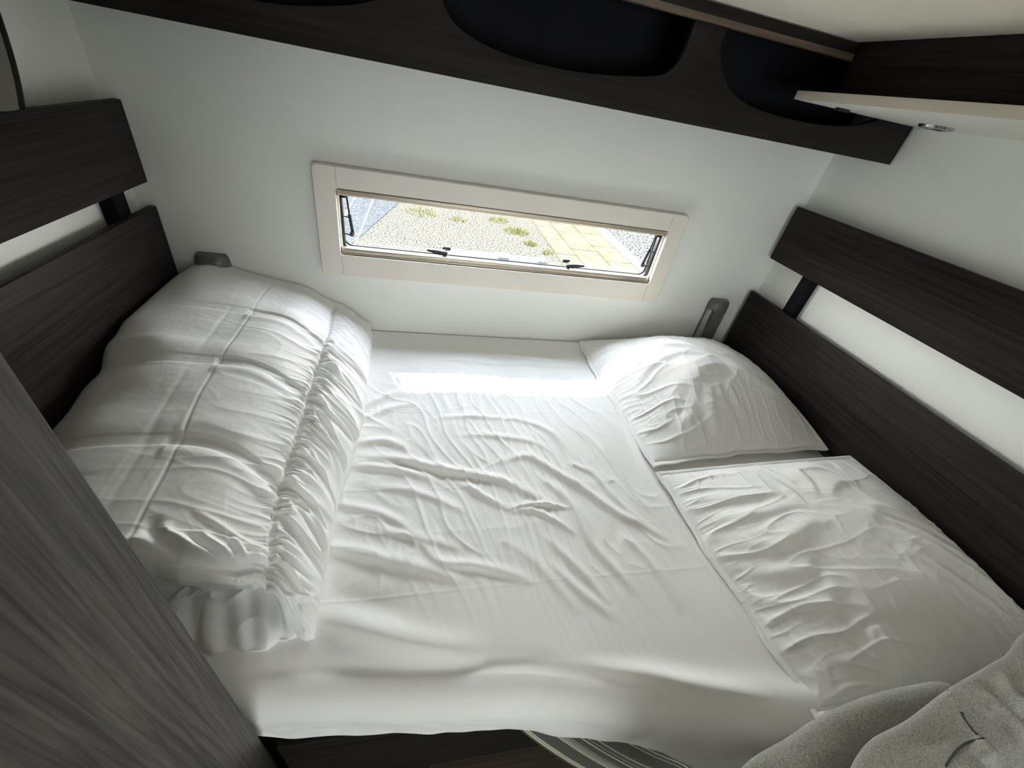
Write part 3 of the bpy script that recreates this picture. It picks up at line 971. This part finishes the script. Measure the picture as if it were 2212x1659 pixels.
# cross seams (bands of shallow channel) from the crease to the gathered seam
for ys_, wb in seams_y:
    yl = ys_ - 0.40 * (xd - 0.30) ** 1 * sm(.28, .5, xd)
    dd = yd - yl
    side = sm(0.05, 0.20, xd)
    right = sm(.285, .300, xd)
    Hd -= 0.0050 * sm(.014, .006, dd) * sm(-.020, -.012, dd) * side * (0.3 + .7 * right)
    Hd += 0.0035 * np.exp(-((dd + .030) / .012) ** 2) * side * right
    Hd += 0.0040 * np.exp(-((dd - .035) / .03) ** 2) * side
Hd += 0.0006 * (ridged(yd * 16 + xd * 6, xd * 5 + gnoise(xd * 7, yd * 7, 2), 61) - .2) * sm(0.28, .34, xd) * (dS < 0)
Hd += 0.0004 * fbm(xd * 30, yd * 30, 71, 3)
Hd += 0.007 * fbm(xd * 5, yd * 5, 81, 2) * sm(.06, .12, xd)
for ys_ in (-0.33, -0.53, -0.74):
    Hd -= 0.006 * np.exp(-((yd - ys_ + .9 * dS) / .006) ** 2) * sm(.012, .025, dS)
    Hd += 0.006 * np.exp(-((yd - ys_ + .9 * dS + .022) / .014) ** 2) * sm(.012, .025, dS)
# notch lines at left, where the folded layers meet the board
Hd -= 0.004 * np.exp(-((yd + .44) / .03) ** 2) * (1 - sm(.08, .22, xd))
# end of the fold: gathers running into a tuck
tx, ty = 0.452, -0.905
rr = np.hypot(xd - tx, (yd - ty)); aa = np.arctan2(yd - ty, xd - tx)
endm = np.exp(-(rr / .085) ** 2)
Hd += 0.0015 * (ridged(aa * 3.2, rr * 5, 91) - .35) * endm
for pts_, a_, w_ in (([(0.354, -0.83), (0.362, -0.848), (0.375, -0.862), (0.401, -0.885), (0.433, -0.898), (0.457, -0.900)], 7, .007),
                     ([(0.335, -0.82), (0.343, -0.85), (0.360, -0.880), (0.39, -0.900)], -6, .009),
                     ([(0.400, -0.845), (0.420, -0.868), (0.445, -0.888), (0.460, -0.898)], 6, .005),
                     ([(0.385, -0.850), (0.405, -0.874), (0.432, -0.892)], -5, .005),
                     ([(0.380, -0.810), (0.426, -0.835), (0.470, -0.862), (0.492, -0.868)], 4, .005),
                     ([(0.440, -0.850), (0.455, -0.872), (0.468, -0.892)], 5, .004),
                     ([(0.495, -0.860), (0.513, -0.880), (0.541, -0.888), (0.566, -0.900)], 4, .005),
                     ([(0.517, -0.930), (0.540, -0.912), (0.560, -0.898)], 4, .004),
                     ([(0.480, -0.895), (0.505, -0.880), (0.52, -0.86)], -3, .006)):
    Hd += 1.25 * a_ / 1000 * line_field(xd, yd, pts_, w_)
Hd -= 0.022 * np.exp(-((xd - .455) / .04) ** 2 - ((yd + .908) / .014) ** 2)
Hd += 0.008 * np.exp(-((xd - .36) / .05) ** 2 - ((yd + .875) / .018) ** 2)
Hd *= sm(0, .035, D[..., 2] - .804)
Nn = normals(D)
if Nn[ny_d // 2, ns_d // 2, 2] < 0: Nn = -Nn
# rounded end: pull the height down to a soft lip near y = YE
YEx = np.interp(xd, [0, .30, .36, .39, .42, .46, .478, .49, .505, .522, .545, .57], [-.90, -.90, -.903, -.915, -.914, -.917, -.909, -.911, -.922, -.938, -.955, -.950])
e = np.clip((yd + 0.84) / (YE + 0.84), 0, 1)
lobes = 0.5 + .5 * gnoise(xd * 13, yd * 0 + 2.2, 101)
fall = np.sqrt(np.clip(1 - e ** 3.2, 0, 1))
lip = 0.048 - .038 * sm(.505, .54, xd) + .004 * lobes
ztop = D[..., 2] + Nn[..., 2] * Hd
D2 = D + Nn * Hd[..., None]
hgt = D2[..., 2] - .806
D2[..., 2] = .806 + np.where(e > 0, hgt * ((1 - lip / np.maximum(hgt, .08)) * fall + lip / np.maximum(hgt, .08)).clip(0, 1) * np.clip(1.0 - .0 * e, 0, 1), hgt)
D2[..., 1] = np.where(e > 0, -.84 + (D2[..., 1] + .84) * (YEx + .84) / (YE + .84), D2[..., 1])
D2[..., 2] = np.where(e > .985, .812 + (D2[..., 2] - .812) * .5, D2[..., 2])
tk = np.clip((e - .86) / .14, 0, 1) * sm(.53, .50, xd)
D2[..., 1] += .042 * tk ** 2
D2[..., 2] = D2[..., 2] - .030 * tk ** 2.2
D2[..., 0] = np.maximum(D2[..., 0], .0525)
D2[..., 1] = np.minimum(D2[..., 1], -.008)
D2[..., 2] = np.maximum(D2[..., 2], .804)
# close: far end and near end caps plus underside
def closed_loft(name, G, zb, mat, parent=None):
    """close a lofted shell to a flat underside"""
    nu, nv = G.shape[:2]
    under = G.copy(); under[..., 2] = zb
    V = np.vstack([G.reshape(-1, 3), under.reshape(-1, 3)])
    idx = np.arange(nu * nv).reshape(nu, nv); jd = idx + nu * nv
    def q(I): return np.stack([I[:-1, :-1].ravel(), I[1:, :-1].ravel(), I[1:, 1:].ravel(), I[:-1, 1:].ravel()], 1)
    F = [q(idx), q(jd)[:, ::-1]]
    for A, B in ((idx[0], jd[0]), (idx[-1][::-1], jd[-1][::-1]), (idx[:, 0][::-1], jd[:, 0][::-1]), (idx[:, -1], jd[:, -1])):
        F.append(np.stack([A[:-1], A[1:], B[1:], B[:-1]], 1))
    return arr_mesh(name, V, np.vstack(F), mat, parent)


dv = thing('folded_duvet', 'thick white quilted duvet folded over on the left side of the bed', 'duvet')
closed_loft('duvet_cover', D2, .796, DUVET, dv)
# lower layers puffing out under the end of the fold
nu, nv = 260, 120
U, V = np.meshgrid(np.linspace(0, 1, nu), np.linspace(0, 1, nv), indexing='ij')
xl = 0.14 + (0.548 - 0.14) * U
front = np.interp(xl, [.14, .30, .345, .385, .395, .405, .43, .455, .475, .50, .512, .520, .535, .548], [-.955, -.958, -.962, -.957, -.944, -.953, -.962, -.957, -.962, -.962, -.950, -.952, -.948, -.930])
yl = -0.85 + (front + .85) * V
zl = 0.806 + (0.019 + .006 * gnoise(xl * 9, V * 0, 5)) * np.sqrt(np.clip(1 - np.clip((V - .45) / .55, 0, 1) ** 2.2, 0, 1))
crs = [(.395, .010), (.512, .009), (.440, .014), (.475, .012), (.345, .012)]
for c0, w0 in crs:
    zl -= 0.009 * np.exp(-((xl - c0 - .04 * (V - .8)) / w0) ** 2) * sm(.0, .5, V)
zl += 0.006 * (ridged((xl - .455) / (V + .6) * 16, V * 1.2, 8) - .3) * sm(1.0, .5, V)
zl *= 1; zl = .806 + (zl - .806) * np.clip(np.minimum(U, 1 - U) / .06, 0, 1) ** .5
zl = np.maximum(zl, .8055)
closed_loft('lower_fold', np.stack([xl, yl, zl], 2), .796, DUVET, dv)

# ------------------------------------------------------------------ pillows
def pillow(name, label, corners, rim, Hmax, hump, seed, feats, bows, nearp=(2.6, .62), calm=1.0, zfloor=.8045):
    """corners: FL FR NL NR plan points; rim: heights on the border [FL,F,FR,R,NR,N,NL,L]"""
    n = 340
    u, v = np.meshgrid(np.linspace(-1, 1, n), np.linspace(-1, 1, n), indexing='ij')
    a = (u + 1) / 2; b = (v + 1) / 2              # a: left->right, b: near->far
    FL, FR, NL, NR = [np.array(c, float) for c in corners]
    P = ((1 - a) * b)[..., None] * FL + (a * b)[..., None] * FR + ((1 - a) * (1 - b))[..., None] * NL + (a * (1 - b))[..., None] * NR
    # bowed edges
    P[..., 0] += -bows[0] * (1 - v ** 2) * (1 - a) ** 3 + bows[1] * (1 - v ** 2) * a ** 3
    P[..., 1] += bows[2] * (1 - u ** 2) * b ** 3 - bows[3] * (1 - u ** 2) * (1 - b) ** 3
    # uneven seam line
    P[..., 0] += 0.006 * gnoise(b * 9, 0.5, seed) * (1 - a) ** 4
    P[..., 1] += 0.007 * gnoise(a * 8, 0.5, seed + 1) * (1 - b) ** 4
    rFL, rF, rFR, rR, rNR, rN, rNL, rL = rim
    def q3(t, p0, pm, p1): return p0 * (1 - t) * (1 - 2 * t) + 4 * pm * t * (1 - t) + p1 * t * (2 * t - 1)
    eL = q3(b, rNL, rL, rFL); eR = q3(b, rNR, rR, rFR); eN = q3(a, rNL, rN, rNR); eF = q3(a, rFL, rF, rFR)
    bil = (1 - a) * (1 - b) * rNL + a * (1 - b) * rNR + (1 - a) * b * rFL + a * b * rFR
    R = (1 - a) * eL + a * eR + (1 - b) * eN + b * eF - bil
    fl = 0.045                                     # flange width
    uu = np.clip(np.abs(u) / (1 - fl), 0, 1); vv = np.clip(np.abs(v) / (1 - fl), 0, 1)
    vn = np.where(v < 0, nearp[0], 2.6)
    bul = (1 - uu ** 2.6) ** .62 * (1 - vv ** vn) ** np.where(v < 0, nearp[1], .62)
    hc = 0.75 + 0.35 * np.exp(-(((u - hump[0]) / .75) ** 2 + ((v - hump[1]) / .7) ** 2))
    Z = R + Hmax * bul * hc
    dl = a * 2; dr = (1 - a) * 2; dn = b * 2; df = (1 - b) * 2
    wv = 0.35 * gnoise(u * 3, v * 3, seed + 5)
    inner = np.clip(bul, 0, 1) ** .35
    W_ = np.zeros_like(Z)
    # gathers perpendicular to each seam
    W_ += 0.0111 * (ridged(v * 6.5 + wv + .25 * u, u * 1.6, seed + 2) - .25) * np.exp(-dl / .38)
    W_ += 0.0078 * (ridged(v * 13 + wv, u * 3, seed + 3) - .25) * np.exp(-dl / .12)
    W_ += 0.0052 * (ridged(u * 7 + wv, v * 1.6, seed + 4) - .25) * np.exp(-dn / .50)
    W_ += 0.0046 * (ridged(u * 6 + wv, v * 1.6, seed + 6) - .25) * np.exp(-df / .4)
    W_ += 0.0035 * (ridged(v * 5 + wv, u * 1.5, seed + 7) - .25) * np.exp(-dr / .6)
    # overall crumple
    W_ += calm * 0.0014 * (ridged(u * 2.6 + wv, v * 2.8 - u * .8, seed + 8) - .2) * inner
    W_ += calm * 0.0006 * (ridged(u * 7 + 2 * wv, v * 6 + u, seed + 9) - .2) * inner
    W_ += 0.0060 * fbm(u * 1.6, v * 1.6, seed + 10, 2) * inner
    for pts, amp, w in feats:
        W_ += 1.3 * amp / 1000 * line_field(u, v, pts, w, side=1.5)
    Z += W_ * np.clip(bul * 4, 0.12, 1) * (1 - .55 * np.exp(-((u + .9) ** 2 + (v + .9) ** 2) / .18))
    # the piped seam: groove just inside the flange
    g = np.maximum(np.abs(u), np.abs(v))
    Z -= 0.0025 * np.exp(-((g - (1 - fl)) / .012) ** 2)
    Z = np.maximum(Z, zfloor + .003)
    G = np.stack([P[..., 0], P[..., 1], Z], 2)
    under = G.copy()
    rimd = np.minimum(np.minimum(dl, dr), np.minimum(dn, df))
    under[..., 2] = np.maximum(zfloor, (Z - .004) * (1 - sm(0, .16, rimd)) + zfloor * sm(0, .16, rimd))
    under[..., 2] = np.minimum(under[..., 2], Z - .002)
    V = np.vstack([G.reshape(-1, 3), under.reshape(-1, 3)])
    idx = np.arange(n * n).reshape(n, n); jd = idx + n * n
    def q(I): return np.stack([I[:-1, :-1].ravel(), I[1:, :-1].ravel(), I[1:, 1:].ravel(), I[:-1, 1:].ravel()], 1)
    F = [q(idx), q(jd)[:, ::-1]]
    for A, B in ((idx[0], jd[0]), (idx[-1][::-1], jd[-1][::-1]), (idx[:, 0][::-1], jd[:, 0][::-1]), (idx[:, -1], jd[:, -1])):
        F.append(np.stack([A[:-1], A[1:], B[1:], B[:-1]], 1))
    o = arr_mesh(name, V, np.vstack(F), PILLOWM)
    tag(o, label, 'pillow', 'pillows along the right side of the bed')
    return o


pillow('pillow', 'plump white pillow in the far right corner, touched by the sun patch',
       [(1.288, -0.018), (1.880, -0.014), (1.300, -0.632), (1.884, -0.594)],
       [.812, .838, .842, 
        .868, .832, .822, .812, .808], .100, (-.15, -.05), 200,
       [([(-.55, -.75), (-.40, -.40), (-.15, -.15), (.15, -.10)], 9, .10),
        ([(-.25, -.85), (-.22, -.60), (-.16, -.35)], 7, .05),
        ([(-.05, -.80), (-.08, -.55), (-.05, -.35)], 6, .04),
        ([(.12, -.70), (.08, -.50), (.06, -.35)], 5, .035),
        ([(-.85, -.15), (-.55, .05), (-.20, .12), (.10, .05)], 6, .05),
        ([(-.50, .35), (-.15, .30), (.20, .10), (.55, .12)], 6, .045),
        ([(-.45, .60), (-.05, .62), (.25, .45)], 5, .05),
        ([(.1, -.05), (.45, -.30), (.80, -.50)], 6, .06),
        ([(-.70, -.62), (-.50, -.55), (-.35, -.30)], -8, .06)],
       (.006, .004, .0, -.012), (1.7, .75))
pillow('pillow', 'broad white pillow nearest the camera, beside the grey sweatshirt',
       [(1.300, -0.648), (1.886, -0.648), (1.338, -1.155), (1.890, -1.190)],
       [.812, .850, .862, .872, .850, .830, .812, .808], .075, (.0, .0), 300,
       [([(-.95, .60), (-.60, .50), (-.30, .45)], 7, .05),
        ([(-.95, .38), (-.60, .30), (-.25, .33)], 7, .05),
        ([(-.90, .12), (-.60, .02), (-.35, .12), (-.20, .10)], 8, .05),
        ([(-.90, -.10), (-.62, -.20), (-.45, -.05)], 8, .05),
        ([(-.85, -.40), (-.60, -.42), (-.42, -.25)], 7, .05),
        ([(.10, .10), (.30, .20), (.55, .15)], 5, .05),
        ([(.00, .35), (.20, .50), (.50, .52)], 5, .05),
        ([(-.10, .55), (.05, .72), (.35, .78)], 5, .05),
        ([(.15, -.10), (.45, -.25), (.85, -.55)], 5, .06),
        ([(.05, -.30), (.35, -.50), (.70, -.85)], 5, .06),
        ([(-.40, -.60), (-.38, -.80), (-.42, -.98)], 6, .05),
        ([(.10, .30), (.45, .12), (.95, -.15)], 4, .03), ([(.15, .15), (.50, -.08), (.95, -.38)], 4, .03),
        ([(.15, .0), (.50, -.22), (.92, -.60)], 5, .035), ([(.10, -.15), (.42, -.40), (.80, -.80)], 5, .035),
        ([(.0, -.30), (.28, -.58), (.55, -.92)], 5, .035), ([(-.12, -.35), (.05, -.65), (.22, -.95)], 4, .03),
        ([(-.10, .35), (.0, .55), (.05, .80)], 4, .03), ([(-.25, .25), (-.22, .45), (-.25, .70)], 4, .03)],
       (.004, .002, -.008, .0), calm=.6)

# ------------------------------------------------------------------ grey sweatshirt in the near right corner
sw = thing('sweatshirt', 'grey marl sweatshirt heaped over the near right corner of the bed', 'sweatshirt')


def drape(name, crest, back, front_drop, n=220, m_=160, seed=1, folds=(), amp=.006):
    """a soft rolled bolster of cloth: crest line, drop behind, long fall to the front"""
    cr = smooth_line(crest, 12)
    L = np.r_[0, np.cumsum(np.linalg.norm(np.diff(cr, axis=0), axis=1))]
    t = np.linspace(0, 1, n)
    cr = np.stack([np.interp(t * L[-1], L, cr[:, k]) for k in range(3)], 1)
    s = np.linspace(0, 1, m_)
    U, S = np.meshgrid(t, s, indexing='ij')
    # profile in the (y, z) plane: behind the crest down, over, and down to the front
    ps = np.array(back, float)
    pr = resample(ps, m_)
    Y = cr[:, 1][:, None] + pr[:, 0][None, :]
    Z = cr[:, 2][:, None] + pr[:, 1][None, :]
    X = np.repeat(cr[:, 0][:, None], m_, 1)
    X = X + front_drop * np.clip(-pr[:, 0], 0, 1)[None, :]
    P = np.stack([X, Y, Z], 2)
    Nn = normals(P)
    if Nn[n // 2, m_ // 3, 2] < 0: Nn = -Nn
    near = sm(-.004, -.03, pr[:, 0])[None, :]
    Hh = amp * fbm(X * 14, Y * 14, seed, 3) * near
    for pts, a, w in folds:
        Hh += a / 1000 * line_field(X, Y, pts, w, side=1.5) * near
    return P + Nn * Hh[..., None]


def cloth(name, P, parent):
    o = grid_obj(name, P, MARL, parent)
    nz = o.data.polygons[len(o.data.polygons) // 3].normal.z
    sol = o.modifiers.new('t', 'SOLIDIFY'); sol.thickness = 0.004; sol.offset = -1 if nz > 0 else 1
    return o


crestA = [(1.00, -1.290, 0.86), (1.035, -1.235, 0.935), (1.076, -1.207, .965), (1.138, -1.194, .970), (1.189, -1.183, .970), (1.248, -1.174, .970), (1.308, -1.169, .970), (1.375, -1.168, .970), (1.433, -1.171, .965), (1.52, -1.20, 0.94)]
backA = [(-0.020, -0.168), (-0.014, -0.070), (-0.006, -0.02), (0.0, 0.0), (-0.020, 0.003), (-0.045, -0.012), (-0.07, -0.03), (-0.14, -0.08), (-0.24, -0.14), (-0.34, -0.26)]
PA = drape('body', crestA, backA, 0.0, seed=3, amp=.003, folds=(([(1.08, -1.235), (1.16, -1.222), (1.26, -1.205)], 5, .012),))
ob = cloth('body', PA, sw)

crestB = [(1.08, -1.34, .95), (1.12, -1.268, 0.995), (1.160, -1.232, 1.010), (1.207, -1.211, 1.015), (1.274, -1.201, 1.015), (1.365, -1.182, 1.015), (1.445, -1.169, 1.015), (1.517, -1.157, 1.013), (1.562, -1.143, 1.012), (1.590, -1.137, 1.010), (1.65, -1.14, .99), (1.76, -1.17, .95), (1.87, -1.20, .90)]
backB = [(-0.030, -0.210), (-0.024, -0.09), (-0.010, -0.03), (0.0, 0.0), (-0.022, 0.006), (-0.05, 0.006), (-0.085, -0.002), (-0.13, -0.02), (-0.2, -0.07), (-0.32, -0.2)]
foldsB = (
    ([(1.395, -1.180), (1.399, -1.197), (1.406, -1.208), (1.411, -1.224), (1.420, -1.245)], -9, .008),
    ([(1.380, -1.186), (1.382, -1.200), (1.386, -1.215)], -5, .006),
    ([(1.425, -1.185), (1.425, -1.205), (1.432, -1.225), (1.44, -1.245)], 7, .010),
    ([(1.490, -1.155), (1.472, -1.168), (1.459, -1.179), (1.442, -1.194), (1.443, -1.206), (1.457, -1.214), (1.49, -1.23)], -12, .008),
    ([(1.520, -1.150), (1.513, -1.160), (1.511, -1.168), (1.515, -1.182), (1.53, -1.20)], -7, .006),
    ([(1.348, -1.228), (1.336, -1.237), (1.322, -1.246)], -12, .008),
    ([(1.362, -1.184), (1.353, -1.193), (1.344, -1.21), (1.341, -1.226)], -3, .004),
    ([(1.24, -1.215), (1.29, -1.222), (1.33, -1.22)], 5, .016))
PB = drape('sleeve', crestB, backB, 0.06, seed=13, amp=.003, n=420, m_=420, folds=foldsB)
os_ = cloth('sleeve', PB, sw)


def on_xy(Pm, line):
    """the line laid on the surface Pm"""
    Q = Pm[::3, ::3].reshape(-1, 3); out = []
    Q = Q[Q[:, 2] > .95]
    for x, y in smooth_line(line, 8):
        k_ = np.argmin((Q[:, 0] - x) ** 2 + (Q[:, 1] - y) ** 2)
        out.append((x, y, Q[k_, 2] + .0002))
    out = np.array(out)
    out[1:-1, 2] = (out[:-2, 2] + out[1:-1, 2] + out[2:, 2]) / 3
    return out


tube_obj('seam', on_xy(PB, [(1.364, -1.183), (1.353, -1.193), (1.344, -1.21), (1.341, -1.226)]), 0.0012, MARLS, os_)
tube_obj('seam', on_xy(PB, [(1.270, -1.243), (1.296, -1.235), (1.324, -1.230), (1.345, -1.230)]), 0.0012, MARLS, os_)
tube_obj('seam', on_xy(PB, [(1.520, -1.157), (1.512, -1.167), (1.513, -1.180)]), 0.0014, MARLS, os_)

print('objects', len(SC.objects))
